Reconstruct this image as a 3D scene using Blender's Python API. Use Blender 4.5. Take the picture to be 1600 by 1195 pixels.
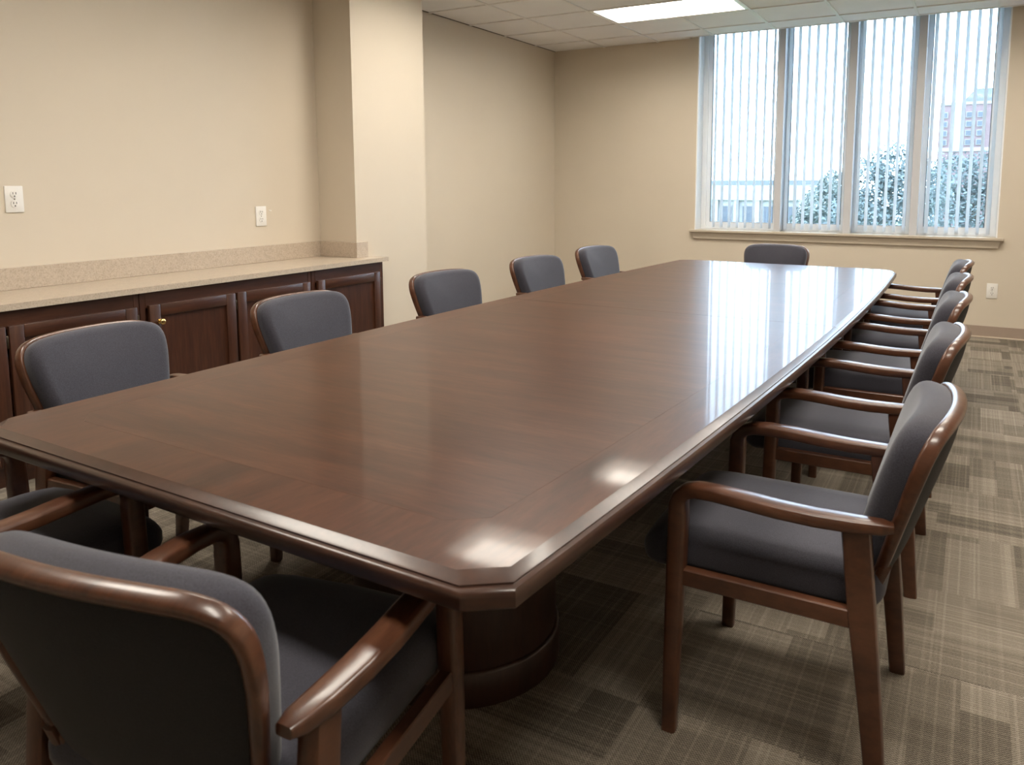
import bpy, bmesh, math, random
from mathutils import Vector, Matrix

# ------------------------------------------------------------------ camera, world, exposure
SC = bpy.context.scene
COL = SC.collection
for o in list(bpy.data.objects):
    bpy.data.objects.remove(o)

F_PX, CX, CY = 1207.92, 851.29, 432.60          # focal length and principal point (1600 x 1195 frame)
YAW, PITCH, ROLL = -0.50765, 0.11969, 0.00128
CAM_LOC = (4.1995, -7.7785, 1.3543)

def make_camera():
    cd = bpy.data.cameras.new('camera')
    co = bpy.data.objects.new('camera', cd)
    COL.objects.link(co)
    fwd = Vector((math.sin(YAW) * math.cos(PITCH), math.cos(YAW) * math.cos(PITCH), -math.sin(PITCH)))
    r0 = Vector((math.cos(YAW), -math.sin(YAW), 0))
    d0 = fwd.cross(r0)
    r = math.cos(ROLL) * r0 + math.sin(ROLL) * d0
    d = -math.sin(ROLL) * r0 + math.cos(ROLL) * d0
    m = Matrix((r, -d, -fwd)).transposed().to_4x4()
    m.translation = Vector(CAM_LOC)
    co.matrix_world = m
    cd.sensor_width = 36
    cd.lens = F_PX / 1600 * 36
    cd.shift_x = (800 - CX) / 1600
    cd.shift_y = (CY - 597.5) / 1600
    cd.clip_end = 500
    cd.clip_start = 0.02
    cd.dof.use_dof = True
    cd.dof.focus_distance = 4.2
    cd.dof.aperture_fstop = 7.1
    SC.camera = co
make_camera()

SKY_STRENGTH = 12.0
LAMP_STRENGTH = 19.5
EXPOSURE = 0.25

w = bpy.data.worlds.new('overcast_sky')
SC.world = w
w.use_nodes = True
bgn = w.node_tree.nodes['Background']
bgn.inputs[0].default_value = (0.70, 0.84, 1.0, 1)
bgn.inputs[1].default_value = SKY_STRENGTH

SC.view_settings.view_transform = 'Standard'
SC.view_settings.look = 'None'
SC.view_settings.gamma = 1
SC.view_settings.use_curve_mapping = False
SC.view_settings.exposure = EXPOSURE

# ------------------------------------------------------------------ materials
def new_mat(name):
    m = bpy.data.materials.new(name)
    m.use_nodes = True
    nt = m.node_tree
    b = nt.nodes['Principled BSDF']
    return m, nt, b

def coords(nt, scale=(1, 1, 1), kind='Object', rot=(0, 0, 0)):
    tc = nt.nodes.new('ShaderNodeTexCoord')
    mp = nt.nodes.new('ShaderNodeMapping')
    mp.inputs['Scale'].default_value = scale
    mp.inputs['Rotation'].default_value = rot
    nt.links.new(tc.outputs[kind], mp.inputs[0])
    return mp.outputs[0]

def noise(nt, vec, scale, detail=4, rough=.55):
    n = nt.nodes.new('ShaderNodeTexNoise')
    n.inputs['Scale'].default_value = scale
    n.inputs['Detail'].default_value = detail
    n.inputs['Roughness'].default_value = rough
    if vec is not None:
        nt.links.new(vec, n.inputs['Vector'])
    return n.outputs[0]

def ramp(nt, fac, stops):
    r = nt.nodes.new('ShaderNodeValToRGB')
    el = r.color_ramp.elements
    el[0].position, el[0].color = stops[0][0], (*stops[0][1], 1)
    el[1].position, el[1].color = stops[-1][0], (*stops[-1][1], 1)
    for p, c in stops[1:-1]:
        e = el.new(p)
        e.color = (*c, 1)
    nt.links.new(fac, r.inputs[0])
    return r.outputs[0]

def bump(nt, b, height, strength, dist=.002):
    bp = nt.nodes.new('ShaderNodeBump')
    bp.inputs['Strength'].default_value = strength
    bp.inputs['Distance'].default_value = dist
    nt.links.new(height, bp.inputs['Height'])
    nt.links.new(bp.outputs[0], b.inputs['Normal'])

def mathn(nt, op, a, bb=None):
    n = nt.nodes.new('ShaderNodeMath')
    n.operation = op
    for i, v in enumerate((a, bb)):
        if v is None:
            continue
        if isinstance(v, (int, float)):
            n.inputs[i].default_value = v
        else:
            nt.links.new(v, n.inputs[i])
    return n.outputs[0]

def mixc(nt, fac, a, b_, blend='MIX'):
    n = nt.nodes.new('ShaderNodeMix')
    n.data_type = 'RGBA'
    n.blend_type = blend
    if isinstance(fac, (int, float)):
        n.inputs[0].default_value = fac
    else:
        nt.links.new(fac, n.inputs[0])
    for sock, v in ((n.inputs[6], a), (n.inputs[7], b_)):
        if isinstance(v, tuple):
            sock.default_value = (*v, 1)
        else:
            nt.links.new(v, sock)
    return n.outputs[2]

def plain(name, col, rough=.5, metal=0, nscale=None, namp=.06, bstr=0, bscale=200, spec=.5):
    m, nt, b = new_mat(name)
    b.inputs['Roughness'].default_value = rough
    b.inputs['Metallic'].default_value = metal
    b.inputs['Specular IOR Level'].default_value = spec
    v = coords(nt)
    n = noise(nt, v, nscale or 3, 4)
    lo = tuple(c * (1 - namp) for c in col)
    hi = tuple(min(1, c * (1 + namp)) for c in col)
    nt.links.new(ramp(nt, n, [(.3, lo), (.7, hi)]), b.inputs['Base Color'])
    if bstr:
        bump(nt, b, noise(nt, v, bscale, 2), bstr)
    return m

def wood(name, dark, mid, light, stretch=(18, 1.2, 18), rough=.25, coat=.4, scale=1.6, coat_rough=.1, spec=.5):
    m, nt, b = new_mat(name)
    v = coords(nt, stretch)
    n1 = noise(nt, v, scale, 6, .62)
    n2 = noise(nt, coords(nt, tuple(s * 6 for s in stretch)), scale, 3, .6)
    n3 = noise(nt, coords(nt), 2.2, 3, .5)
    c = ramp(nt, n1, [(.28, dark), (.5, mid), (.75, light)])
    f = ramp(nt, n2, [(.35, (.72, .72, .72)), (.65, (1.1, 1.1, 1.1))])
    c = mixc(nt, .7, c, f, 'MULTIPLY')
    f2 = ramp(nt, n3, [(.3, (.8, .78, .76)), (.7, (1.12, 1.1, 1.1))])
    c = mixc(nt, .6, c, f2, 'MULTIPLY')
    nt.links.new(c, b.inputs['Base Color'])
    b.inputs['Roughness'].default_value = rough
    b.inputs['Specular IOR Level'].default_value = spec
    b.inputs['Coat Weight'].default_value = coat
    b.inputs['Coat Roughness'].default_value = coat_rough
    return m

M = {}
M['wall'] = plain('wall_paint', (.63, .555, .45), .75, nscale=1.2, namp=.02, bstr=.08, bscale=260)
M['trim'] = plain('sill_paint', (.52, .45, .36), .4, nscale=3, namp=.02)
M['base'] = plain('rubber_base', (.36, .28, .225), .5, nscale=4, namp=.03)
M['base_toe'] = plain('rubber_base_toe', (.62, .52, .42), .4, nscale=4, namp=.03)
M['white'] = plain('white_frame', (.86, .87, .88), .4, nscale=4, namp=.02)
M['mullion'] = plain('grey_white_mullion', (.56, .565, .59), .45, nscale=4, namp=.02)
M['gasket'] = plain('dark_gasket', (.10, .11, .12), .5)
M['plate'] = plain('white_plastic', (.80, .78, .74), .35, nscale=4, namp=.02)
M['slot'] = plain('dark_slot', (.03, .028, .025), .5)
M['brass'] = plain('polished_brass', (.80, .58, .25), .18, metal=1, nscale=20, namp=.05)
M['steel'] = plain('dark_hinge_metal', (.13, .10, .07), .35, metal=1)
M['grid'] = plain('ceiling_grid_paint', (.80, .78, .76), .45, nscale=4, namp=.02)
M['pan'] = plain('white_enamel', (.85, .85, .83), .35, nscale=4, namp=.02)
M['soffit'] = plain('ceiling_board', (.52, .49, .46), .8)

def ceiling_tile_mat():
    m, nt, b = new_mat('acoustic_tile')
    v = coords(nt)
    n = noise(nt, v, 120, 3, .7)
    big = noise(nt, v, 2.5, 2)
    c = ramp(nt, n, [(.3, (.80, .785, .78)), (.55, (.88, .865, .86))])
    c = mixc(nt, .3, c, ramp(nt, big, [(.3, (.9, .9, .9)), (.7, (1, 1, 1))]), 'MULTIPLY')
    nt.links.new(c, b.inputs['Base Color'])
    b.inputs['Roughness'].default_value = .9
    bump(nt, b, n, .25)
    return m
M['tile'] = ceiling_tile_mat()

def fabric_mat(name, col, sheen=.25):
    m, nt, b = new_mat(name)
    v = coords(nt)
    n = noise(nt, v, 420, 2, .6)
    n2 = noise(nt, v, 7, 3)
    c = ramp(nt, n, [(.3, tuple(x * .72 for x in col)), (.7, tuple(x * 1.35 for x in col))])
    c = mixc(nt, .5, c, ramp(nt, n2, [(.3, (.88, .88, .9)), (.7, (1.08, 1.07, 1.05))]), 'MULTIPLY')
    nt.links.new(c, b.inputs['Base Color'])
    b.inputs['Roughness'].default_value = .85
    b.inputs['Sheen Weight'].default_value = sheen
    b.inputs['Sheen Roughness'].default_value = .45
    b.inputs['Specular IOR Level'].default_value = .25
    bump(nt, b, n, .35, .0015)
    return m
M['fabric'] = fabric_mat('slate_upholstery', (.044, .043, .056))
M['fabric_shaded'] = fabric_mat('slate_back_shaded', (.015, .0145, .016), .1)  # shade on the chair backs is put into this darker copy of the upholstery

M['table'] = wood('table_mahogany', (0.0311, 0.0096, 0.0046), (0.0548, 0.0181, 0.0087), (0.0858, 0.0311, 0.0155),
                  stretch=(1.2, 9, 9), rough=.34, coat=.27, scale=2.0, coat_rough=.06, spec=.15)
M['table_border'] = wood('table_border_veneer', (0.0326, 0.0100, 0.0046), (0.0577, 0.0189, 0.0090), (0.0858, 0.0311, 0.0155),
                  stretch=(7, 1.2, 7), rough=.34, coat=.27, scale=2.0, coat_rough=.06, spec=.15)
M['table_edge'] = wood('table_edge_wood', (0.0296, 0.0122, 0.0070), (0.0533, 0.0222, 0.0130), (0.0799, 0.0363, 0.0215),
                  stretch=(4, 4, 9), rough=.32, coat=.25, coat_rough=.15)
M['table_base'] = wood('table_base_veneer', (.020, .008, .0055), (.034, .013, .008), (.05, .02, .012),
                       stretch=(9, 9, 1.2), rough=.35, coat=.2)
M['chair_wood'] = wood('chair_wood', (.046,.0160,.0074), (.084,.0305,.0140), (.132,.052,.025),
                       stretch=(14, 2, 4), rough=.32, coat=.3, scale=2.2, coat_rough=.14)
M['cab'] = wood('cabinet_cherry_upright', (.032, .0105, .0058), (.056, .0190, .0092), (.088, .032, .0155),
                stretch=(16, 16, 1.2), rough=.36, coat=.15, scale=2.0)
M['cab_h'] = wood('cabinet_cherry_level', (.032, .0105, .0058), (.056, .0190, .0092), (.088, .032, .0155),
                  stretch=(16, 1.2, 16), rough=.36, coat=.15, scale=2.0)

def stone_mat():
    m, nt, b = new_mat('speckled_stone')
    v = coords(nt)
    n = noise(nt, v, 130, 3, .7)
    n2 = noise(nt, v, 38, 4, .6)
    c = ramp(nt, n, [(.3, (.38, .31, .24)), (.46, (.49, .41, .325)), (.7, (.56, .48, .39))])
    c = mixc(nt, .5, c, ramp(nt, n2, [(.35, (.84, .82, .8)), (.65, (1.06, 1.05, 1.04))]), 'MULTIPLY')
    nt.links.new(c, b.inputs['Base Color'])
    b.inputs['Roughness'].default_value = .3
    return m
M['stone'] = stone_mat()

def carpet_mat():
    m, nt, b = new_mat('woven_carpet')
    tc = nt.nodes.new('ShaderNodeTexCoord')
    oi = nt.nodes.new('ShaderNodeObjectInfo')
    rnd = oi.outputs['Random']
    off = nt.nodes.new('ShaderNodeVectorMath')
    off.operation = 'ADD'
    comb = nt.nodes.new('ShaderNodeCombineXYZ')
    nt.links.new(mathn(nt, 'MULTIPLY', rnd, 37.0), comb.inputs[0])
    nt.links.new(mathn(nt, 'MULTIPLY', rnd, 91.0), comb.inputs[1])
    nt.links.new(tc.outputs['Object'], off.inputs[0])
    nt.links.new(comb.outputs[0], off.inputs[1])
    p = off.outputs[0]
    sep = nt.nodes.new('ShaderNodeSeparateXYZ')
    nt.links.new(p, sep.inputs[0])
    X, Y = sep.outputs[0], sep.outputs[1]
    def white(vx, vy, seed):
        cb = nt.nodes.new('ShaderNodeCombineXYZ')
        for i, s in enumerate((vx, vy)):
            if isinstance(s, (int, float)):
                cb.inputs[i].default_value = s
            else:
                nt.links.new(s, cb.inputs[i])
        cb.inputs[2].default_value = seed
        wn = nt.nodes.new('ShaderNodeTexWhiteNoise')
        nt.links.new(cb.outputs[0], wn.inputs['Vector'])
        return wn.outputs['Value']
    # rectangular blocks of different tone
    row = mathn(nt, 'FLOOR', mathn(nt, 'MULTIPLY', Y, 9.0))
    shift = mathn(nt, 'MULTIPLY', white(row, 0.0, 3.1), 5.0)
    colx = mathn(nt, 'FLOOR', mathn(nt, 'ADD', mathn(nt, 'MULTIPLY', X, 3.2), shift))
    block = white(row, colx, 1.7)
    # long pick lines and cross lines
    l1 = white(mathn(nt, 'FLOOR', mathn(nt, 'MULTIPLY', Y, 150.0)), 0.0, 5.5)
    l2 = white(mathn(nt, 'FLOOR', mathn(nt, 'MULTIPLY', X, 150.0)), 0.0, 8.2)
    # woven loops
    wv = mathn(nt, 'MULTIPLY', mathn(nt, 'SINE', mathn(nt, 'MULTIPLY', X, 760.0)),
               mathn(nt, 'SINE', mathn(nt, 'MULTIPLY', Y, 760.0)))
    nz = noise(nt, p, 240, 2, .7)
    t = mathn(nt, 'MULTIPLY', block, .22)
    t = mathn(nt, 'ADD', t, mathn(nt, 'MULTIPLY', mathn(nt, 'POWER', l1, 3.0), .12))
    t = mathn(nt, 'ADD', t, mathn(nt, 'MULTIPLY', mathn(nt, 'POWER', l2, 4.0), .09))
    t = mathn(nt, 'ADD', t, mathn(nt, 'MULTIPLY', wv, .20))
    t = mathn(nt, 'ADD', t, mathn(nt, 'MULTIPLY', nz, .52))
    t = mathn(nt, 'ADD', t, mathn(nt, 'MULTIPLY', rnd, .10))
    c = ramp(nt, t, [(.18, (.058, .049, .038)), (.42, (.162, .137, .107)), (.62, (.295, .255, .205)), (.9, (.47, .41, .335))])
    nt.links.new(c, b.inputs['Base Color'])
    b.inputs['Roughness'].default_value = .95
    b.inputs['Specular IOR Level'].default_value = .1
    bump(nt, b, t, .8, .004)
    return m
M['carpet'] = carpet_mat()
M['subfloor'] = plain('subfloor', (.12, .10, .08), .9)

def emit_mat(name, col, strength):
    m, nt, b = new_mat(name)
    v = coords(nt)
    n = noise(nt, v, 2, 1)
    nt.links.new(ramp(nt, n, [(.2, tuple(c * .985 for c in col)), (.8, col)]), b.inputs['Emission Color'])
    b.inputs['Emission Strength'].default_value = strength
    b.inputs['Base Color'].default_value = (.8, .8, .8, 1)
    return m
M['lens'] = emit_mat('lit_diffuser', (1.0, .93, .82), LAMP_STRENGTH)

def glass_mat():
    m = bpy.data.materials.new('window_glass')
    m.use_nodes = True
    nt = m.node_tree
    nt.nodes.clear()
    out = nt.nodes.new('ShaderNodeOutputMaterial')
    mix = nt.nodes.new('ShaderNodeMixShader')
    tr = nt.nodes.new('ShaderNodeBsdfTransparent')
    tr.inputs[0].default_value = (.88, .93, .96, 1)
    gl = nt.nodes.new('ShaderNodeBsdfGlossy')
    gl.inputs['Roughness'].default_value = .02
    fr = nt.nodes.new('ShaderNodeFresnel')
    fr.inputs[0].default_value = 1.45
    nt.links.new(fr.outputs[0], mix.inputs[0])
    nt.links.new(tr.outputs[0], mix.inputs[1])
    nt.links.new(gl.outputs[0], mix.inputs[2])
    nt.links.new(mix.outputs[0], out.inputs[0])
    return m
M['glass'] = glass_mat()

def vane_mat():
    m = bpy.data.materials.new('sheer_vane')
    m.use_nodes = True
    nt = m.node_tree
    nt.nodes.clear()
    out = nt.nodes.new('ShaderNodeOutputMaterial')
    df = nt.nodes.new('ShaderNodeBsdfDiffuse')
    tl = nt.nodes.new('ShaderNodeBsdfTranslucent')
    mx = nt.nodes.new('ShaderNodeMixShader')
    n = noise(nt, coords(nt, (60, 60, 1)), 4, 2)
    c = ramp(nt, n, [(.3, (.80, .83, .86)), (.7, (.86, .885, .91))])
    nt.links.new(c, df.inputs[0])
    nt.links.new(c, tl.inputs[0])
    mx.inputs[0].default_value = .55
    nt.links.new(df.outputs[0], mx.inputs[1])
    nt.links.new(tl.outputs[0], mx.inputs[2])
    nt.links.new(mx.outputs[0], out.inputs[0])
    return m
M['vane'] = vane_mat()

def leaf_mat(name, lo, hi):
    m, nt, b = new_mat(name)
    n = noise(nt, coords(nt), 1.1, 4, .7)
    nt.links.new(ramp(nt, n, [(.3, lo), (.7, hi)]), b.inputs['Base Color'])
    b.inputs['Roughness'].default_value = .7
    return m
M['leaf'] = leaf_mat('haze_blue_leaves', (.045, .064, .066), (.10, .128, .128))  # bluish outdoor haze is painted into the leaf colour
M['leaf2'] = leaf_mat('haze_pale_leaves', (.07, .09, .085), (.15, .175, .16))  # paler leaf colour, with the same haze painted in
M['bark'] = plain('bark', (.10, .08, .06), .9, nscale=8, namp=.3)
M['brick'] = plain('far_brick', (.14, .095, .10), .8, nscale=2, namp=.1)
M['concrete'] = plain('pale_concrete', (.22, .215, .22), .8, nscale=.6, namp=.04)
M['stucco'] = plain('white_stucco', (.30, .295, .30), .8, nscale=.6, namp=.04)
M['dark_roof'] = plain('grey_roof', (.10, .11, .125), .7, nscale=.6, namp=.06)
M['far_glass'] = plain('far_window_glass', (.035, .045, .06), .15, nscale=.6, namp=.2)
M['lawn'] = plain('lawn', (.10, .16, .07), .95, nscale=.6, namp=.25)

# ------------------------------------------------------------------ mesh helpers
class MB:
    def __init__(self):
        self.v, self.f = [], []
    def add(self, vs, fs):
        o = len(self.v)
        self.v += [tuple(p) for p in vs]
        self.f += [tuple(i + o for i in f) for f in fs]
        return self
    def box(self, x0, x1, y0, y1, z0, z1):
        vs = [(x, y, z) for z in (z0, z1) for y in (y0, y1) for x in (x0, x1)]
        return self.add(vs, [(0, 2, 3, 1), (4, 5, 7, 6), (0, 1, 5, 4), (2, 6, 7, 3), (0, 4, 6, 2), (1, 3, 7, 5)])
    def rbox(self, x0, x1, y0, y1, z0, z1, r=.004, seg=2):
        bm = bmesh.new()
        bmesh.ops.create_cube(bm, size=1)
        for v in bm.verts:
            v.co = Vector(((x0 + x1) / 2 + v.co.x * (x1 - x0), (y0 + y1) / 2 + v.co.y * (y1 - y0), (z0 + z1) / 2 + v.co.z * (z1 - z0)))
        bmesh.ops.bevel(bm, geom=list(bm.edges), offset=r, segments=seg, profile=.5, affect='EDGES')
        bm.verts.index_update()
        vs = [v.co[:] for v in bm.verts]
        fs = [tuple(v.index for v in f.verts) for f in bm.faces]
        bm.free()
        return self.add(vs, fs)
    def prism(self, poly, z0, z1):
        n = len(poly)
        vs = [(x, y, z0) for x, y in poly] + [(x, y, z1) for x, y in poly]
        fs = [tuple(range(n - 1, -1, -1)), tuple(range(n, 2 * n))]
        fs += [(i, (i + 1) % n, n + (i + 1) % n, n + i) for i in range(n)]
        return self.add(vs, fs)
    def frame(self, x0, x1, y0, y1, z0, z1, l, r, b, t, plane='xz'):
        """one connected rectangular frame; l r b t are the member widths"""
        vs = []
        if plane == 'xz':
            for y in (y0, y1):
                vs += [(x0, y, z0), (x1, y, z0), (x1, y, z1), (x0, y, z1), (x0 + l, y, z0 + b), (x1 - r, y, z0 + b), (x1 - r, y, z1 - t), (x0 + l, y, z1 - t)]
        else:
            for z in (z0, z1):
                vs += [(x0, y0, z), (x1, y0, z), (x1, y1, z), (x0, y1, z), (x0 + l, y0 + b, z), (x1 - r, y0 + b, z), (x1 - r, y1 - t, z), (x0 + l, y1 - t, z)]
        fs = []
        for i in range(4):
            j = (i + 1) % 4
            fs += [(i, j, 4 + j, 4 + i), (8 + i, 8 + j, 12 + j, 12 + i), (i, j, 8 + j, 8 + i), (4 + i, 4 + j, 12 + j, 12 + i)]
        return self.add(vs, fs)
    def sweep(self, path, side, sec, n=12, e=.55, closed=False):
        """rounded-rectangle section (half width along side, half thickness) swept along path"""
        P = [Vector(p) for p in path]
        k = len(P)
        rings = []
        for i in range(k):
            if closed:
                t = P[(i + 1) % k] - P[i - 1]
            else:
                t = P[min(i + 1, k - 1)] - P[max(i - 1, 0)]
            t.normalize()
            s = Vector(side[i] if isinstance(side, list) else side)
            s = (s - t * s.dot(t)).normalized()
            nn = t.cross(s)
            a, b_ = sec[i] if isinstance(sec, list) else sec
            ring = []
            for j in range(n):
                th = 2 * math.pi * (j + .5) / n
                cx, cy = math.cos(th), math.sin(th)
                ring.append(P[i] + s * a * math.copysign(abs(cx) ** e, cx) + nn * b_ * math.copysign(abs(cy) ** e, cy))
            rings.append(ring)
        vs = [p for r in rings for p in r]
        fs = []
        m = k if closed else k - 1
        for i in range(m):
            i2 = (i + 1) % k
            for j in range(n):
                j2 = (j + 1) % n
                fs.append((i * n + j, i * n + j2, i2 * n + j2, i2 * n + j))
        if not closed:
            fs.append(tuple(range(n - 1, -1, -1)))
            fs.append(tuple((k - 1) * n + j for j in range(n)))
        return self.add(vs, fs)
    def lathe(self, prof, axis_o, axis='z', n=20):
        vs, fs = [], []
        k = len(prof)
        for r, h in prof:
            for j in range(n):
                a = 2 * math.pi * j / n
                c, s = r * math.cos(a), r * math.sin(a)
                if axis == 'z':
                    p = (axis_o[0] + c, axis_o[1] + s, axis_o[2] + h)
                elif axis == 'x':
                    p = (axis_o[0] + h, axis_o[1] + c, axis_o[2] + s)
                else:
                    p = (axis_o[0] + s, axis_o[1] + h, axis_o[2] + c)
                vs.append(p)
        for i in range(k - 1):
            for j in range(n):
                j2 = (j + 1) % n
                fs.append((i * n + j, i * n + j2, (i + 1) * n + j2, (i + 1) * n + j))
        fs.append(tuple(range(n - 1, -1, -1)))
        fs.append(tuple((k - 1) * n + j for j in range(n)))
        return self.add(vs, fs)
    def mesh(self, name, mat, smooth=True, angle=40):
        me = bpy.data.meshes.new(name)
        me.from_pydata(self.v, [], self.f)
        bm = bmesh.new()
        bm.from_mesh(me)
        bmesh.ops.recalc_face_normals(bm, faces=list(bm.faces))
        bm.to_mesh(me)
        bm.free()
        me.materials.append(mat)
        if smooth:
            for p in me.polygons:
                p.use_smooth = True
            me.set_sharp_from_angle(angle=math.radians(angle))
        me.update()
        return me
    def build(self, name, mat, parent=None, loc=None, **k):
        o = bpy.data.objects.new(name, self.mesh(name, mat, **k))
        COL.objects.link(o)
        if parent is not None:
            o.parent = parent
        if loc is not None:
            o.location = loc
        return o

def tag(o, label=None, cat=None, group=None, kind=None):
    if label: o['label'] = label
    if cat: o['category'] = cat
    if group: o['group'] = group
    if kind: o['kind'] = kind
    return o

def empty(name, loc=(0, 0, 0), rz=0):
    o = bpy.data.objects.new(name, None)
    o.empty_display_size = .1
    COL.objects.link(o)
    o.location = loc
    o.rotation_euler = (0, 0, rz)
    return o

def inst(name, me, parent=None, loc=(0, 0, 0), rot=(0, 0, 0), scale=(1, 1, 1)):
    o = bpy.data.objects.new(name, me)
    COL.objects.link(o)
    o.parent = parent
    o.location, o.rotation_euler, o.scale = loc, rot, scale
    return o

def copy_tree(o, parent=None):
    c = o.copy()
    COL.objects.link(c)
    c.parent = parent
    for ch in list(o.children):
        copy_tree(ch, c)
    return c

# ------------------------------------------------------------------ room shell
H = 2.814
XL, XCAB, XCOL = 0.0, 0.0, 0.350          # far left wall, wall behind cabinets, column face
YC0, YC1 = -3.620, -2.815                  # column near and far edge
XR, YB = 6.2, -9.6
WX0, WX1, WZ0, WZ1 = 1.653, 4.374, .872, 2.96
T = .61
P0 = .445

st = lambda o: tag(o, kind='structure')

floor = st(MB().box(XCAB - .3, XR + .2, YB - .2, .3, -.12, -.006).build('floor', M['subfloor'], smooth=False))
tag(floor, 'patchwork carpet tile floor in brown and taupe')
TS = .5
carpet_me = MB().box(-TS / 2, TS / 2, -TS / 2, TS / 2, -.006, 0).mesh('carpet_tile', M['carpet'], smooth=False)
rng = random.Random(7)
ny = int((0 - YB) / TS) + 1
nx = int((XR - XCAB) / TS) + 1
for iy in range(ny):
    for ix in range(nx):
        x0, x1 = XCAB + ix * TS, min(XCAB + (ix + 1) * TS, XR)
        y1, y0 = -iy * TS, max(-(iy + 1) * TS, YB)
        if x1 - x0 < .02 or y1 - y0 < .02:
            continue
        r = (ix + iy) % 2
        sx, sy = (x1 - x0) / TS, (y1 - y0) / TS
        inst('carpet_tile', carpet_me, floor, ((x0 + x1) / 2, (y0 + y1) / 2, 0),
             (0, 0, math.pi / 2 * r), (sy, sx, 1) if r else (sx, sy, 1))

wl = MB().prism([(XL, YB), (XL, 0), (-.3, 0), (-.3, YB)], -.006, H + .3)
st(wl.build('wall_left', M['wall'], smooth=False))
st(MB().box(XL, XCOL, YC0, YC1, -.006, H + .14).build('wall_column', M['wall'], smooth=False))
wf = MB().frame(-.3, XR + .2, 0, .30, -.006, H + .3, WX0 + .3, XR + .2 - WX1, WZ0 - .012 + .006, H + .3 - WZ1)
st(wf.build('wall_far', M['wall'], smooth=False))
st(MB().box(XR, XR + .2, YB, 0, -.006, H + .3).build('wall_right', M['wall'], smooth=False))
st(MB().box(-.3, XR + .2, YB - .2, YB, -.006, H + .3).build('wall_back', M['wall'], smooth=False))

def baseboard(name, a, b_, nrm):
    """rubber cove base along a wall from a to b, nrm = into the room"""
    ax, ay = a; bx, by = b_
    def strip(t0, t1, z0, z1):
        xs = sorted([ax + nrm[0] * t0, bx + nrm[0] * t1]); ys = sorted([ay + nrm[1] * t0, by + nrm[1] * t1])
        if nrm[0] == 0: xs = sorted([ax, bx])
        if nrm[1] == 0: ys = sorted([ay, by])
        return MB().rbox(xs[0], xs[1], ys[0], ys[1], z0, z1, .002, 1)
    o = st(strip(0, .008, .012, .104).build(name, M['base'], smooth=False))
    strip(0, .018, 0.0, .012).build('toe', M['base_toe'], o, smooth=False)
baseboard('baseboard_far', (0.02, 0), (XR - .02, 0), (0, -1))
baseboard('baseboard_left', (0, YC1 + .012), (0, -.02), (1, 0))
baseboard('baseboard_right', (XR, YB + .02), (XR, -.02), (-1, 0))
baseboard('baseboard_column', (XCOL, -3.415), (XCOL, YC1), (1, 0))

# ceiling: board above, lay-in tiles, grid bars, a slot above the window for the blinds
PY = -.09                                   # front edge of the blind slot
PX0, PX1 = 1.585, 4.45
CZ = H + .14
cb = MB().prism([(XCAB, YB), (XR, YB), (XR, 0), (PX1 + .012, 0), (PX1 + .012, PY - .012), (PX0 - .012, PY - .012), (PX0 - .012, 0), (XCAB, 0)], CZ, CZ + .03)
ceil = st(cb.build('ceiling', M['soffit'], smooth=False))
MB().box(PX0 - .012, PX1 + .012, PY - .012, 0, H + .22, H + .25).build('slot_top', M['soffit'], ceil, smooth=False)
MB().box(PX0, PX1, PY - .012, PY, H, H + .22).build('slot_side', M['soffit'], ceil, smooth=False)
MB().box(PX0 - .012, PX0, PY - .012, 0, H, H + .22).build('slot_side', M['soffit'], ceil, smooth=False)
MB().box(PX1, PX1 + .012, PY - .012, 0, H, H + .22).build('slot_side', M['soffit'], ceil, smooth=False)
tag(ceil, 'suspended ceiling of square acoustic tiles')
tile_me = MB().rbox(-.5, .5, -.5, .5, 0, .015, .002, 1).mesh('ceiling_tile', M['tile'], smooth=False)
xs_ = [i * T for i in range(0, 11)] + [XR]
ys_ = [0.0, -P0] + [-P0 - T * k for k in range(1, 16)]
ys_ = [y for y in ys_ if y > YB + .1] + [YB]
LIGHTS = [(2, 1), (1.5, 4), (2, 7), (2, 10), (6, 1), (6, 4), (6, 7), (6, 10)]   # first grid column and row of each two-tile troffer
light_cells = set()
for c, r in LIGHTS:
    light_cells |= {(int(c), r), (int(c) + 1, r), (math.ceil(c) + 1, r)}
for i in range(len(xs_) - 1):
    for j in range(len(ys_) - 1):
        gi, gj = i, j - 1               # grid column (0 starts at the left wall), row behind the first partial one
        if (gi, gj + 0) in light_cells:
            continue
        x0, x1, y1, y0 = xs_[i], xs_[i + 1], ys_[j], ys_[j + 1]
        if j == 0 and x1 > PX0 and x0 < PX1:
            y1 = PY - .012
            segs = [(x0, x1, y0, y1)]
            if x0 < PX0:
                segs.append((x0, PX0 - .012, y1, 0))
            if x1 > PX1:
                segs.append((PX1 + .012, x1, y1, 0))
        else:
            segs = [(x0, x1, y0, y1)]
        for a, b_, c, d in segs:
            if b_ - a < .03 or d - c < .03:
                continue
            inst('ceiling_tile', tile_me, ceil, ((a + b_) / 2, (c + d) / 2, H), (0, 0, 0), (b_ - a - .004, d - c - .004, 1))
for a, b_ in ((T, 1.5 * T), (3.5 * T, 4 * T)):              # half tiles beside the offset light
    inst('ceiling_tile', tile_me, ceil, ((a + b_) / 2, -P0 - 4.5 * T, H), (0, 0, 0), (b_ - a - .004, T - .004, 1))
bar = lambda x0, x1, y0, y1: MB().box(x0, x1, y0, y1, H - .008, H + .012).build('grid_bar', M['grid'], ceil, smooth=False)
for i, x in enumerate(xs_[1:-1], 1):
    y1 = (PY - .012) if PX0 < x < PX1 else 0
    for r in sorted(r for c, r in LIGHTS if c < i < c + 2):    # a bar stops where a light spans it
        bar(x - .011, x + .011, -P0 - r * T, y1)
        y1 = -P0 - (r + 1) * T
    bar(x - .011, x + .011, YB, y1)
for y in ys_[1:-1]:
    bar(XL, XR, y - .011, y + .011)
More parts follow.
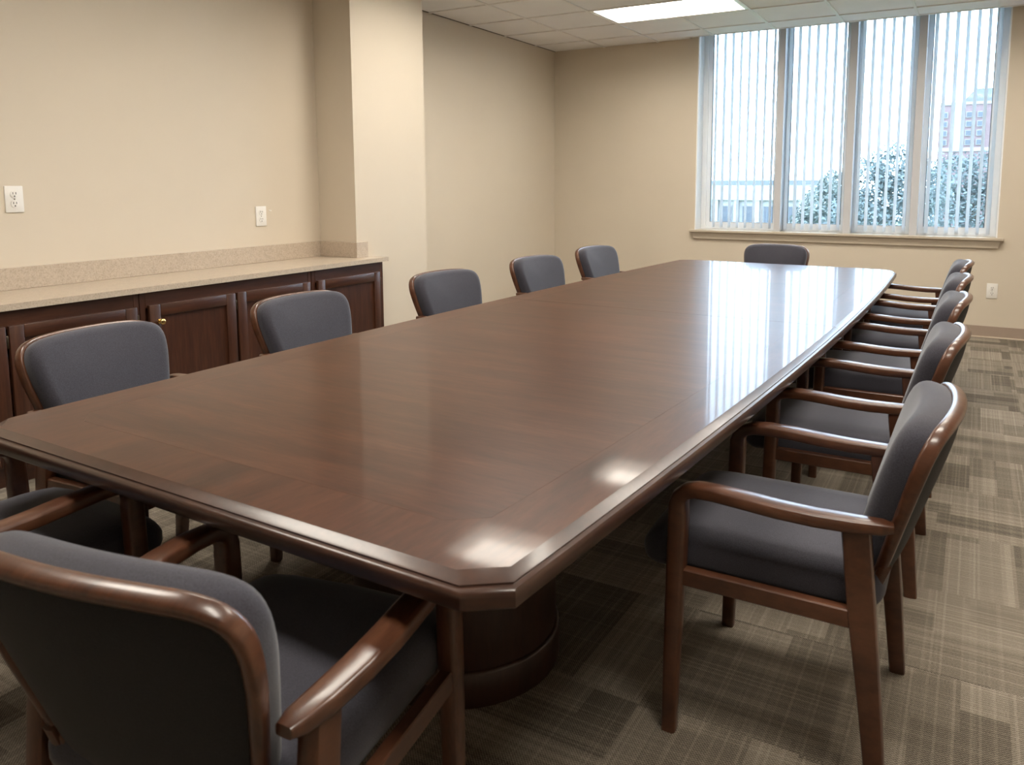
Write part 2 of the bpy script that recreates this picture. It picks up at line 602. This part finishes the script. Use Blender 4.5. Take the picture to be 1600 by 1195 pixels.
# edge moulding of the blind slot and wall angle
MB().box(PX0 - .03, PX1 + .03, PY - .03, PY - .004, H - .006, H + .01).build('slot_moulding', M['grid'], ceil, smooth=False)
MB().box(XL, XL + .012, YC1, 0, H - .004, H + .012).build('wall_angle', M['steel'], ceil, smooth=False)

# troffer lights
def troffer(c, r, label):
    x0, x1 = c * T, (c + 2) * T
    y1 = -P0 - (r - 1) * T - T * 0
    y1 = -P0 - r * T + 0.0
    y0 = y1 - T
    t = empty('ceiling_light', ((x0 + x1) / 2, (y0 + y1) / 2, H))
    tag(t, label, 'ceiling light', 'recessed fluorescent ceiling lights')
    hx, hy = T - .012, T / 2 - .012
    MB().frame(-hx, hx, -hy, hy, -.004, .02, .022, .022, .022, .022, 'xy').build('frame', M['pan'], t, smooth=False)
    # recessed housing: sloped reflector sides and a lit lens
    ix, iy = hx - .022, hy - .022
    bx, by, bz = ix - .03, iy - .03, .105
    vs = [(-ix, -iy, .004), (ix, -iy, .004), (ix, iy, .004), (-ix, iy, .004), (-bx, -by, bz), (bx, -by, bz), (bx, by, bz), (-bx, by, bz)]
    MB().add(vs, [(0, 1, 5, 4), (1, 2, 6, 5), (2, 3, 7, 6), (3, 0, 4, 7)]).build('reflector', M['pan'], t, smooth=False)
    MB().box(-bx + .001, bx - .001, -by + .001, by - .001, bz - .006, bz - .001).build('diffuser', M['lens'], t, smooth=False)
    return t
lab = {(2, 1): 'lit recessed ceiling light panel nearest the window, the one in view',
       (1.5, 4): 'recessed ceiling light panel in the row by the cabinets, second from the window',
       (2, 7): 'recessed ceiling light panel in the row by the cabinets, third from the window',
       (2, 10): 'recessed ceiling light panel in the row by the cabinets, farthest from the window',
       (6, 1): 'recessed ceiling light panel of the outer row, nearest the window',
       (6, 4): 'recessed ceiling light panel of the outer row, second from the window',
       (6, 7): 'recessed ceiling light panel of the outer row, third from the window',
       (6, 10): 'recessed ceiling light panel of the outer row, farthest from the window'}
for (c, r), l in lab.items():
    troffer(c, r - 0, l)

# ------------------------------------------------------------------ window
MULL = [(2.448, 2.509), (3.094, 3.162), (3.669, 3.737)]
GY = .20                                     # glass plane
fo = MB().frame(WX0, WX1, .0, .29, WZ0, WZ1, .012, .012, .004, .012)
win = st(fo.build('window_1', M['white'], smooth=False))
tag(win, 'wide four-bay window with white frame behind vertical blinds')
MB().frame(WX0 + .012, WX1 - .012, GY - .035, GY + .03, WZ0 + .004, WZ1 - .012, .05, .05, .03, .03).build('outer_sash', M['white'], win, smooth=False)
for a, b_ in MULL:
    MB().rbox(a, b_, .035, GY + .04, WZ0, WZ1, .004, 1).build('mullion', M['mullion'], win, smooth=False)
bays = [(WX0 + .062, MULL[0][0]), (MULL[0][1], MULL[1][0]), (MULL[1][1], MULL[2][0]), (MULL[2][1], WX1 - .062)]
for i, (a, b_) in enumerate(bays):
    s = .04
    MB().frame(a, b_, GY - .02, GY + .02, WZ0 + .034, WZ1 - .042, s, s, .052, .03).build('sash', M['white'], win, smooth=False)
    MB().frame(a + s, b_ - s, GY - .016, GY + .012, WZ0 + .086, WZ1 - .072, .006, .006, .004, .004).build('gasket', M['gasket'], win, smooth=False)
    MB().box(a + s + .006, b_ - s - .006, GY - .003, GY + .003, WZ0 + .09, WZ1 - .076).build('pane', M['glass'], win, smooth=False)
MB().rbox(WX0 - .045, WX1 + .05, -.055, GY - .036, WZ0 - .012, WZ0 + .012, .004, 2).build('sill', M['trim'], win, smooth=False)
ap = MB()
ax0, ax1 = WX0 - .022, WX1 + .028
pr_ = [(-.002, WZ0 - .082), (-.020, WZ0 - .082), (-.023, WZ0 - .074), (-.023, WZ0 - .066), (-.033, WZ0 - .022), (-.036, WZ0 - .012), (-.002, WZ0 - .012)]
k = len(pr_)
vs = []
for sgn, xx in ((1, ax0), (-1, ax1)):
    for y, z in pr_:
        vs.append((xx + sgn * (.022 * (WZ0 - .012 - z) / .07), y, z))
ap.add(vs, [tuple(range(k)), tuple(range(2 * k - 1, k - 1, -1))] + [(i, (i + 1) % k, k + (i + 1) % k, k + i) for i in range(k)])
ap.build('apron', M['trim'], win, smooth=False)

# vertical blinds, one per bay
VW, VP = .078, .082
vane_me = MB().box(-VW / 2, VW / 2, -.0006, .0006, 0, 1.985).mesh('vane', M['vane'], smooth=False)
blab = ['white vertical blind in the leftmost window bay', 'white vertical blind in the second window bay from the left',
        'white vertical blind in the third window bay from the left', 'white vertical blind in the rightmost window bay']
opening = [(WX0 + .075, MULL[0][0] - .004), (MULL[0][1] + .004, MULL[1][0] - .004), (MULL[1][1] + .004, MULL[2][0] - .004), (MULL[2][1] + .004, WX1 - .03)]
VROT = [math.radians(90 + a) for a in (-3, -11, -15, -20)]
rv = random.Random(3)
for i, (a, b_) in enumerate(opening):
    bl = empty('vertical_blind', ((a + b_) / 2, .085, WZ0 + .02))
    tag(bl, blab[i], 'blind', 'vertical blinds hanging in the window bays')
    cxm = (a + b_) / 2
    MB().rbox(a - cxm, b_ - cxm, -.022, .022, 2.018, 2.056, .003, 1).build('headrail', M['white'], bl, smooth=False)
    x = b_ - .045
    xs = []
    while x > a + .03:
        xs.append(x); x -= VP
    for j, x in enumerate(xs):
        rz = VROT[i] + rv.uniform(-.03, .03)
        inst('vane', vane_me, bl, (x - cxm, 0, .014), (0, 0, rz))
    # hanger stems tie the vanes to the rail
    for x in xs:
        MB().box(x - cxm - .004, x - cxm + .004, -.002, .002, 1.995, 2.02).build('hanger', M['white'], bl, smooth=False)

# ------------------------------------------------------------------ cabinets and worktop
ZK = 0.832
XK = 0.499                                    # worktop front edge
XF = 0.474                                    # door/face plane
YE = -3.453
stone = empty('countertop', (XK, YE, ZK))
tag(stone, 'long beige speckled stone worktop with low backsplash along the left wall', 'countertop')
def at(mb, name, mat, root, **k):
    o = mb.build(name, mat, root, **k)
    o.matrix_parent_inverse = Matrix.Translation(root.location).inverted()
    return o
YS = -8.7
top = MB()
top.prism([(XCAB, YS), (XK, YS), (XK, YE), (XCOL, YE), (XCOL, YC0), (XCAB, YC0)], ZK - .030, ZK)
at(top, 'slab', M['stone'], stone, smooth=False)
at(MB().rbox(XCAB, XCAB + .02, YS, YC0 - .02, ZK, ZK + .111, .002, 1), 'backsplash', M['stone'], stone, smooth=False)
at(MB().rbox(XCAB, XCOL + .0, YC0 - .02, YC0, ZK, ZK + .111, .002, 1), 'backsplash', M['stone'], stone, smooth=False)
at(MB().rbox(XCOL, XCOL + .02, YC0 - .02, -3.523, ZK, ZK + .111, .002, 1), 'backsplash', M['stone'], stone, smooth=False)

def door(root, y0, y1, z0, z1, knob=None, hinge=None):
    """frame-and-panel door on the face plane; y0<y1; the door itself is the frame"""
    s, th = .062, .020
    x0, x1 = XF, XF + th
    do = at(MB().box(x0, x0 + .007, y0 + s - .004, y1 - s + .004, z0 + s - .004, z1 - s + .004), 'door', M['cab'], root, smooth=False)
    for a, b_ in ((y0, y0 + s), (y1 - s, y1)):
        MB().rbox(x0, x1, a, b_, z0, z1, .004, 2).build('stile', M['cab'], do, angle=30)
    for a, b_ in ((z1 - s, z1), (z0, z0 + s)):
        MB().rbox(x0, x1, y0 + s, y1 - s, a, b_, .004, 2).build('rail', M['cab_h'], do, angle=30)
    if knob is not None:
        ky, kz = knob
        MB().lathe([(.013, 0), (.013, .003), (.006, .005), (.0055, .013), (.013, .018), (.0165, .024), (.0165, .029), (.012, .034), (.004, .036)],
                   (x1, ky, kz), 'x', 20).build('knob', M['brass'], do, angle=50)
    if hinge is not None:
        for hz in (z1 - .07, z0 + .07):
            MB().lathe([(.004, -.028), (.005, -.026), (.005, .026), (.004, .028)], (x1 - .004, hinge, hz), 'z', 10).build('hinge', M['steel'], do)
    return do

def cabinet(y0, y1, doors, label):
    c = empty('base_cabinet', (XF, (y0 + y1) / 2, 0))
    tag(c, label, 'cabinet', 'dark cherry cabinets under the worktop')
    g = .0015
    back = XCAB + .004
    if y1 > YC0:
        body = MB().prism([(back, y0 + g), (XF - .02, y0 + g), (XF - .02, y1 - g), (XCOL + .012, y1 - g), (XCOL + .012, YC0 - .004), (back, YC0 - .004)], .09, ZK - .031)
    else:
        body = MB().box(back, XF - .02, y0 + g, y1 - g, .09, ZK - .031)
    at(body, 'body', M['cab'], c, smooth=False)
    # face frame: stiles and rails
    zt, zb = ZK - .031, .095
    sw = .032
    for a, b_ in ((y0 + g, y0 + sw), (y1 - sw, y1 - g)):
        at(MB().rbox(XF - .02, XF, a, b_, zb, zt, .002, 1), 'face_stile', M['cab'], c, smooth=False)
    for a, b_ in ((zt - .085, zt), (zb, zb + .05)):
        at(MB().rbox(XF - .02, XF, y0 + sw, y1 - sw, a, b_, .002, 1), 'face_rail', M['cab_h'], c, smooth=False)
    pl = MB().box(back + .02 if y1 < YC0 else XCOL + .02, XF - .028, y0 + g, y1 - g, .0, .09)
    at(pl, 'plinth', M['cab_h'], c, smooth=False)
    for d in doors:
        door(c, d[0], d[1], .105, 0.732, d[2], d[3])
    return c
KZ = 0.643
cabinet(-4.183, -3.490, [(-4.141, -3.542, (-4.085, KZ + .005), -3.539)], 'single-door dark cherry cabinet at the column end of the worktop')
cabinet(-5.363, -4.183, [(-5.321, -4.787, (-5.268, KZ), -4.783), (-4.772, -4.210, (-4.258, KZ), None)], 'two-door dark cherry cabinet with brass knob between the nearest two left chairs')
cabinet(-6.637, -5.363, [(-5.989, -5.387, None, -5.384), (-6.600, -6.002, None, -5.998)], 'two-door dark cherry cabinet at the left picture edge behind the nearest left chair')
cabinet(-7.611, -6.637, [(-7.106, -6.675, None, None), (-7.574, -7.124, None, None)], 'dark cherry cabinet just beyond the left picture edge')
cabinet(-8.548, -7.611, [(-8.061, -7.649, None, None), (-8.510, -8.080, None, None)], 'dark cherry cabinet at the camera end of the worktop')

# ------------------------------------------------------------------ outlets
def outlet(name, loc, rz, label):
    o = empty(name, loc, rz)
    tag(o, label, 'outlet', 'white duplex wall outlets')
    MB().rbox(-.043, .043, -.007, 0, -.066, .066, .003, 2).build('cover_plate', M['plate'], o, angle=30)
    for dz in (-.024, .024):
        s = MB().lathe([(.019, 0), (.019, -.0025), (.017, -.003)], (0, -.007, dz), 'y', 18).build('socket', M['plate'], o)
        for sx in (-.007, .007):
            MB().box(sx - .0015, sx + .0015, -.0105, -.0085, dz, dz + .011).build('slot', M['slot'], s, smooth=False)
        MB().lathe([(.0035, 0), (.0035, -.002)], (0, -.0085, dz - .009), 'y', 8).build('ground_hole', M['slot'], s, smooth=False)
    MB().lathe([(.003, 0), (.003, -.0015)], (0, -.007, 0), 'y', 8).build('screw', M['steel'], o)
    return o
outlet('wall_outlet', (4.362, 0, .418), 0, 'white duplex outlet on the window wall below the sill, beside the right chairs')
outlet('wall_outlet', (XCAB, -5.679, 1.282), math.pi / 2, 'white duplex outlet above the worktop at the left picture edge')
outlet('wall_outlet', (XCAB, -4.156, 1.142), math.pi / 2, 'white duplex outlet above the worktop near the column')
hook = MB().lathe([(.005, 0), (.005, .004), (.0025, .005), (.0025, .014), (.004, .016)], (0, 0, 0), 'x', 10).build('wall_hook', M['plate'], None, (XCAB, -4.080, 1.177))
tag(hook, 'tiny white wall hook beside the outlet near the column', 'hook')

# ------------------------------------------------------------------ conference table
TZ = .75
TC = (2.866, -4.325)
TROT = -.025
HL = 2.493                                   # half length of the flat top
def halfw(y, inset=0.0):
    return .835 - .058 * (y / HL) ** 2 - inset
def chain(sgn, inset, z=0.0):
    """outline of one half of the top from the seam on the +x side round the end to the seam on the -x side"""
    pts = []
    n = 14
    yl = HL - inset
    ch, cw = .052, .066
    for i in range(n + 1):
        y = (yl - ch) * i / n
        pts.append((halfw(y, inset), sgn * y))
    we = halfw(yl, inset) - cw
    pts.append((we, sgn * yl))
    pts.append((-we, sgn * yl))
    for i in range(n, -1, -1):
        y = (yl - ch) * i / n
        pts.append((-halfw(y, inset), sgn * y))
    return [(x, y + sgn * .0008, z) for x, y in pts]
table = empty('conference_table', (TC[0], TC[1], 0), TROT)
tag(table, 'long boat-shaped mahogany conference table with glossy top and moulded edge', 'table')
BW = .135
for sgn in (-1, 1):
    inner = chain(sgn, BW + .0004)
    outer_in = chain(sgn, BW)
    outer = chain(sgn, 0)
    n = len(inner)
    f = MB()
    f.add([(x, y, TZ) for x, y, _ in inner] + [(x, y, TZ - .02) for x, y, _ in inner],
          [tuple(range(n)), tuple(range(2 * n - 1, n - 1, -1))] + [(i, (i + 1) % n, n + (i + 1) % n, n + i) for i in range(n)])
    f.build('top_panel', M['table'], table, smooth=False)
    b = MB()
    vs = [(x, y, TZ) for x, y, _ in outer] + [(x, y, TZ) for x, y, _ in outer_in] + [(x, y, TZ - .02) for x, y, _ in outer_in] + [(x, y, TZ - .02) for x, y, _ in outer]
    fs = []
    for i in range(n - 1):
        for q in range(4):
            q2 = (q + 1) % 4
            fs.append((q * n + i, q * n + i + 1, q2 * n + i + 1, q2 * n + i))
    fs += [(0, n, 2 * n, 3 * n), (n - 1, 2 * n - 1, 3 * n - 1, 4 * n - 1)]
    b.add(vs, fs)
    b.build('border_veneer', M['table_border'], table, smooth=False)
    # moulded edge: (outward offset, height below the top)
    prof = [(0.0, 0.0), (.002, -.0015), (.016, -.011), (.019, -.0125), (.019, -.0155), (.022, -.0165), (.027, -.018), (.030, -.022),
            (.031, -.028), (.030, -.046), (.027, -.050), (.010, -.052), (-.06, -.052), (-.06, -.0205), (0, -.0205)]
    rings = []
    k = len(prof)
    for off, dz in prof:
        rings.append([(x, y, TZ + dz) for x, y, _ in chain(sgn, -off)])
    vs = [p for r in rings for p in r]
    fs = []
    for a in range(k):
        a2 = (a + 1) % k
        for i in range(n - 1):
            fs.append((a * n + i, a * n + i + 1, a2 * n + i + 1, a2 * n + i))
    fs += [tuple(a * n for a in range(k)), tuple(a * n + n - 1 for a in range(k))]
    MB().add(vs, fs).build('edge_moulding', M['table_edge'], table, angle=35)
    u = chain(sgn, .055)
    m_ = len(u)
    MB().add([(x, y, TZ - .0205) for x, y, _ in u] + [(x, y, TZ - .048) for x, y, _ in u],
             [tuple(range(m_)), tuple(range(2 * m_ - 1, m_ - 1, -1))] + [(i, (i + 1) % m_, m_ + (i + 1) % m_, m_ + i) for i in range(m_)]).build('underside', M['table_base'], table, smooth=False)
# drum pedestals
for yy in (-1.70, 1.70):
    rx, ry = .30, .28
    def ell(r, z, nn=40):
        return [(.10 + (rx + r) * math.cos(2 * math.pi * i / nn), yy + (ry + r) * math.sin(2 * math.pi * i / nn), z) for i in range(nn)]
    def stack(levels):
        nn = 40
        vs = [p for r, z in levels for p in ell(r, z)]
        fs = [tuple(range(nn - 1, -1, -1)), tuple((len(levels) - 1) * nn + i for i in range(nn))]
        for a in range(len(levels) - 1):
            for i in range(nn):
                fs.append((a * nn + i, a * nn + (i + 1) % nn, (a + 1) * nn + (i + 1) % nn, (a + 1) * nn + i))
        return MB().add(vs, fs)
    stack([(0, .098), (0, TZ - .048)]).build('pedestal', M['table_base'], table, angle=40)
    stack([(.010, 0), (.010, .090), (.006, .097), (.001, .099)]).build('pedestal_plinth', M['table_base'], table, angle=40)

# ------------------------------------------------------------------ armchairs
def chaikin(pts, it=3, closed=True):
    for _ in range(it):
        out = []
        n = len(pts)
        for i in range(n):
            a, b_ = pts[i], pts[(i + 1) % n]
            out.append((a[0] * .75 + b_[0] * .25, a[1] * .75 + b_[1] * .25))
            out.append((a[0] * .25 + b_[0] * .75, a[1] * .25 + b_[1] * .75))
        pts = out
    return pts

LEAN = math.radians(18)
B0 = Vector((0, -.212, .458))
UB = Vector((0, -math.sin(LEAN), math.cos(LEAN)))
FB = Vector((0, math.cos(LEAN), math.sin(LEAN)))
def backpt(s, h, d):
    curve = .50 * s * s
    return B0 + Vector((s, 0, 0)) + UB * h + FB * (d + curve)
half = [(.0, 0), (.15, 0), (.185, .012), (.200, .07), (.226, .19), (.250, .31), (.252, .395), (.215, .440), (.12, .456), (.0, .460)]
half = [(x, y * .90) for x, y in half]
OUT = chaikin(half + [(-x, y) for x, y in half[-2:0:-1]], 2)

def pad(d0, d1, puff, shrink, flat=3.0, side=.02):
    """cushion on the outline: sides from depth d0 to d1, then a dome of height puff"""
    c = (0, .22)
    m = MB()
    N = len(OUT)
    rings = []
    def ring(f, d):
        return [backpt(c[0] + (x - c[0]) * f, c[1] + (y - c[1]) * f, d) for x, y in OUT]
    rings.append(ring(shrink, d0))
    if puff > 0:
        rings.append(ring(shrink * 1.006, d0 + (d1 - d0) * .6))
        rr = .042
        for q in range(0, 8):
            an = math.pi / 2 * q / 7
            rings.append(ring(shrink * (1.006 - .17 * (1 - math.cos(an))), d1 + rr * math.sin(an)))
        for f in (.76, .64, .5, .34, .16):
            rings.append(ring(shrink * f, d1 + rr + puff * (1 - (f / .836) ** 2)))
    else:
        for f in (1, .985, .955, .91, .85, .76, .64, .48, .3, .12):
            rings.append(ring(shrink * f, d1 + puff * (1 - f ** flat)))
    vs = [p for r in rings for p in r]
    fs = []
    for a in range(len(rings) - 1):
        for i in range(N):
            fs.append((a * N + i, a * N + (i + 1) % N, (a + 1) * N + (i + 1) % N, (a + 1) * N + i))
    fs.append(tuple((len(rings) - 1) * N + i for i in range(N)))
    fs.append(tuple(range(N - 1, -1, -1)))
    return m.add(vs, fs)

def seat_mesh():
    m = MB()
    nu, nv = 22, 26
    hx, y0, y1 = .244, -.225, .345
    z0, zt = .400, .516
    rings = []
    # closed loops around the y axis from rear to front: superellipse sections
    for j in range(nv + 1):
        t = j / nv
        y = y0 + (y1 - y0) * (0.5 - .5 * math.cos(math.pi * t))
        # end rounding
        e = min((y - y0), (y1 - y))
        rr = .06
        k = 1.0 if e >= rr else math.sqrt(max(0, 1 - (1 - e / rr) ** 2))
        k = max(k, .02)
        front = max(0, (y - .22) / .125)
        zc = (z0 + zt) / 2 - .018 * front ** 1.6
        hz = (zt - z0) / 2 * (.35 + .65 * k) if k < 1 else (zt - z0) / 2
        hz = (zt - z0) / 2 * k
        w = hx * (.80 + .20 * k) * (1 - .03 * t * 0)
        ring = []
        for i in range(nu):
            a = 2 * math.pi * (i + .5) / nu
            cx, cz = math.cos(a), math.sin(a)
            x = w * math.copysign(abs(cx) ** .36, cx)
            z = zc + hz * math.copysign(abs(cz) ** .48, cz)
            if cz > 0:
                z += .010 * k * (1 - (x / hx) ** 2)
            ring.append((x, y, z))
        rings.append(ring)
    vs = [p for r in rings for p in r]
    fs = []
    for a in range(nv):
        for i in range(nu):
            fs.append((a * nu + i, a * nu + (i + 1) % nu, (a + 1) * nu + (i + 1) % nu, (a + 1) * nu + i))
    fs += [tuple(range(nu - 1, -1, -1)), tuple(nv * nu + i for i in range(nu))]
    return m.add(vs, fs)

AX = .264
def make_chair():
    t = empty('armchair')
    pad(.004, .032, .014, .985).build('backrest', M['fabric'], t, angle=60)
    pad(-.004, -.012, -.012, .955, 5, .0).build('back_panel', M['fabric_shaded'], t, angle=50)
    # wooden rim round the back
    path = [backpt(x * 1.0, y, -.004) for x, y in OUT]
    N = len(path)
    c = Vector(backpt(0, .22, -.004))
    side = [(p - c).normalized() for p in path]
    sec = []
    for x, y in OUT:
        sec.append((.0105, .0125 + .004 * max(0, min(1, y / .3))))
    MB().sweep(path, side, sec, n=10, e=.6, closed=True).build('back_frame', M['chair_wood'], t, angle=60)
    seat_mesh().build('seat', M['fabric'], t, angle=60)
    for s in (-1, 1):
        # front leg
        MB().sweep([(s * AX, .247, 0), (s * AX, .243, .2), (s * AX, .236, .44), (s * AX, .233, .575)], (1, 0, 0),
                   [(.017, .018), (.019, .020), (.021, .023), (.021, .023)], n=14, e=.42).build('leg', M['chair_wood'], t, angle=40)
        # rear leg
        MB().sweep([(s * AX, -.232, 0), (s * AX, -.212, .2), (s * AX, -.186, .42), (s * AX, -.165, .618)], (1, 0, 0),
                   [(.017, .020), (.019, .024), (.020, .029), (.020, .030)], n=12, e=.35).build('leg', M['chair_wood'], t, angle=40)
        # arm with the bent front
        pts = [(s * AX, .233, .570), (s * AX, .2335, .592), (s * (AX + .001), .2275, .613), (s * (AX + .002), .212, .628), (s * (AX + .003), .188, .635),
               (s * (AX + .006), .14, .637), (s * (AX + .008), .07, .634), (s * (AX + .008), .0, .629), (s * (AX + .006), -.08, .626),
               (s * (AX + .002), -.16, .627), (s * (AX - .002), -.215, .630), (s * (AX - .005), -.238, .6315)]
        sec = [(.021, .023), (.021, .0225), (.022, .020), (.0235, .018), (.025, .017), (.0275, .0165), (.029, .0165), (.029, .0165),
               (.028, .0165), (.026, .016), (.022, .014), (.015, .009)]
        MB().sweep(pts, (1, 0, 0), sec, n=14, e=.45).build('arm', M['chair_wood'], t, angle=50)
        # post between back and seat frame
        a, b_ = backpt(s * .196, .06, -.010), Vector((s * .205, -.182, .412))
        MB().sweep([a, (a + b_) / 2, b_], (1, 0, 0), (.012, .013), n=10, e=.5).build('back_post', M['chair_wood'], t, angle=50)
        MB().rbox(s * AX - .014, s * AX + .014, -.19, .225, .392, .434, .003, 1).build('seat_rail', M['chair_wood'], t, angle=30)
    MB().rbox(-AX + .014, AX - .014, .222, .248, .388, .430, .003, 1).build('seat_rail', M['chair_wood'], t, angle=30)
    MB().rbox(-AX + .014, AX - .014, -.196, -.168, .388, .430, .003, 1).build('seat_rail', M['chair_wood'], t, angle=30)
    return t

proto = make_chair()
R90 = math.pi / 2
# chair faces +y locally; rz = -90 deg faces +x (left row), +90 faces -x (right row)
chairs = [
    (1.825, -6.205, -R90 + .08, 'slate armchair on the cabinet side of the table, nearest the camera'),
    (1.835, -5.300, -R90 - .035, 'slate armchair on the cabinet side, in front of the two-door cabinet with brass knob'),
    (1.840, -4.250, -R90 - .13, 'slate armchair on the cabinet side, in front of the column'),
    (1.850, -3.215, -R90 - .14, 'slate armchair on the cabinet side, second from the far end'),
    (1.850, -2.250, -R90 - .12, 'slate armchair on the cabinet side, nearest the window wall'),
    (3.848, -5.800, R90, 'slate armchair on the right side of the table, nearest the camera and seen whole'),
    (3.850, -4.820, R90, 'slate armchair on the right side of the table, second from the camera'),
    (3.850, -3.880, R90, 'slate armchair on the right side of the table, middle one of the row'),
    (3.850, -3.020, R90, 'slate armchair on the right side of the table, fourth from the camera'),
    (3.850, -2.150, R90, 'slate armchair on the right side of the table, nearest the window wall'),
    (2.790, -1.640, math.pi, 'slate armchair at the far end of the table below the window'),
    (3.140, -6.925, .16, 'slate armchair seen from behind in the near foreground at the table end'),
    (2.165, -6.915, 0, 'slate armchair at the left picture edge, only its arm and leg in view'),
]
for i, (x, y, rz, l) in enumerate(chairs):
    o = proto if i == 0 else copy_tree(proto)
    o.location = (x, y, 0)
    o.rotation_euler = (0, 0, rz)
    tag(o, l, 'chair', 'slate armchairs around the conference table')

# ------------------------------------------------------------------ outside the window
GZ = -5.0
lawn = MB().box(-60, 60, .8, 140, GZ - .2, GZ).build('ground', M['lawn'], smooth=False)
st(lawn)

def tree(name, x, y, top, rad, label, mat, seed, blobs, leaf=.30, count=2600):
    r = random.Random(seed)
    t = empty(name, (x, y, GZ))
    tag(t, label, 'tree', 'trees outside the window')
    h = top - GZ
    MB().sweep([(0, 0, 0), (.1, 0, h * .35), (0, .1, h * .75)], (1, 0, 0), [(.28, .28), (.2, .2), (.08, .08)], n=8, e=1).build('trunk', M['bark'], t)
    m = MB()
    for (bx, bz, br) in blobs:
        n = int(count * br * br / sum(q[2] ** 2 for q in blobs))
        for _ in range(n):
            d = Vector((r.gauss(0, 1), r.gauss(0, 1), r.gauss(0, 1))).normalized() * br * (r.uniform(.35, 1.0) ** .5) * r.uniform(.85, 1.08)
            p = Vector((bx + d.x, d.y, h - bz + d.z * .95))
            a = Vector((r.gauss(0, 1), r.gauss(0, 1), r.gauss(0, 1))).normalized()
            b_ = a.orthogonal().normalized()
            s = leaf * r.uniform(.6, 1.3)
            m.add([p - a * s, p + b_ * s * .45, p + a * s, p - b_ * s * .45], [(0, 1, 2, 3)])
    f = m.build('foliage', mat, t, smooth=False)
    f['kind'] = 'stuff'
    return t
tree('tree', 1.35, 24.5, 3.0, 3, 'tall leafy tree seen through the third window bay', M['leaf'], 11,
     [(.2, 1.1, 1.1), (-.9, 1.6, 1.0), (.9, 1.9, 1.3), (-1.2, 3.2, 1.5), (.5, 3.6, 1.9), (-.6, 5.2, 2.0), (1.0, 5.8, 2.0)], .105, 15000)
tree('tree', 4.1, 33, 2.85, 3, 'broad leafy tree seen through the rightmost window bay', M['leaf'], 23,
     [(-.9, 1.2, 1.2), (.5, 1.1, 1.2), (1.5, 1.5, 1.3), (-1.2, 3.2, 1.6), (.6, 3.2, 1.9), (1.9, 3.6, 1.7), (-.5, 5.4, 2.1), (1.5, 5.8, 2.1)], .105, 16000)
tree('tree', -2.9, 37, 2.2, 3, 'smaller haze-tinted tree seen through the second window bay', M['leaf2'], 37,
     [(.4, 1.0, 1.0), (-.3, 2.1, 1.3), (.9, 2.5, 1.5), (-.9, 3.6, 1.5), (.3, 4.4, 1.9), (.0, 5.8, 2.0)], .12, 13000)

# brick tower on the right
tw = empty('brick_building', (3.6, 95, GZ))
tag(tw, 'distant brick tower block with pale window bands seen through the rightmost bay', 'building')
MB().box(-3.6, 3.4, -4, 4, 0, 15.2).build('wall', M['brick'], tw, smooth=False)
MB().add([(-1.6, -3, 15.2), (3.4, -3, 15.2), (3.4, 3, 15.2), (-1.6, 3, 15.2), (-.2, -3, 16.8), (3.4, -3, 16.8), (3.4, 3, 16.8), (-.2, 3, 16.8)],
         [(0, 1, 5, 4), (1, 2, 6, 5), (2, 3, 7, 6), (3, 0, 4, 7), (4, 5, 6, 7)]).build('roof', M['dark_roof'], tw, smooth=False)
MB().box(-3.7, 3.5, -4.12, -4.0, 9.9, 10.3).build('band', M['concrete'], tw, smooth=False)
MB().box(-3.7, 3.5, -4.12, -4.0, 15.0, 15.3).build('band', M['concrete'], tw, smooth=False)
MB().box(-2.2, -1.2, -4.1, -4.0, 10.3, 15.0).build('pier', M['concrete'], tw, smooth=False)
MB().box(1.9, 3.4, -4.1, -4.0, 10.3, 15.0).build('pier', M['concrete'], tw, smooth=False)
for zz in (10.9, 11.9, 12.9, 13.9):
    for xx in (-3.1, -.6, .5, 2.2):
        wdw = MB().box(xx - .36, xx + .36, -4.16, -4.0, zz - .32, zz + .32).build('window', M['concrete'], tw, smooth=False)
        MB().box(xx - .30, xx + .30, -4.18, -4.155, zz - .26, zz + .26).build('pane', M['far_glass'], wdw, smooth=False)

# low white building on the left
lb = empty('low_white_building', (-10, 48, GZ))
tag(lb, 'low white building with flat grey roof and piers seen through the leftmost bay', 'building')
MB().box(-9, 4.4, 0, 10, 0, 5.4).build('wall', M['stucco'], lb, smooth=False)
MB().box(-9.3, 4.7, -.5, 10.3, 6.3, 6.6).build('roof', M['dark_roof'], lb, smooth=False)
MB().box(-9.2, 4.6, -.4, 10.2, 5.2, 6.3).build('fascia', M['stucco'], lb, smooth=False)
for k in range(9):
    xx = -8.4 + k * 1.5
    MB().box(xx - .16, xx + .16, -.35, -.05, 0, 5.2).build('pier', M['concrete'], lb, smooth=False)
    if k < 8:
        wdw = MB().box(xx + .35, xx + 1.15, -.06, 0.02, 2.6, 4.8).build('window', M['concrete'], lb, smooth=False)
        MB().box(xx + .41, xx + 1.09, -.08, -.05, 2.66, 4.74).build('pane', M['far_glass'], wdw, smooth=False)
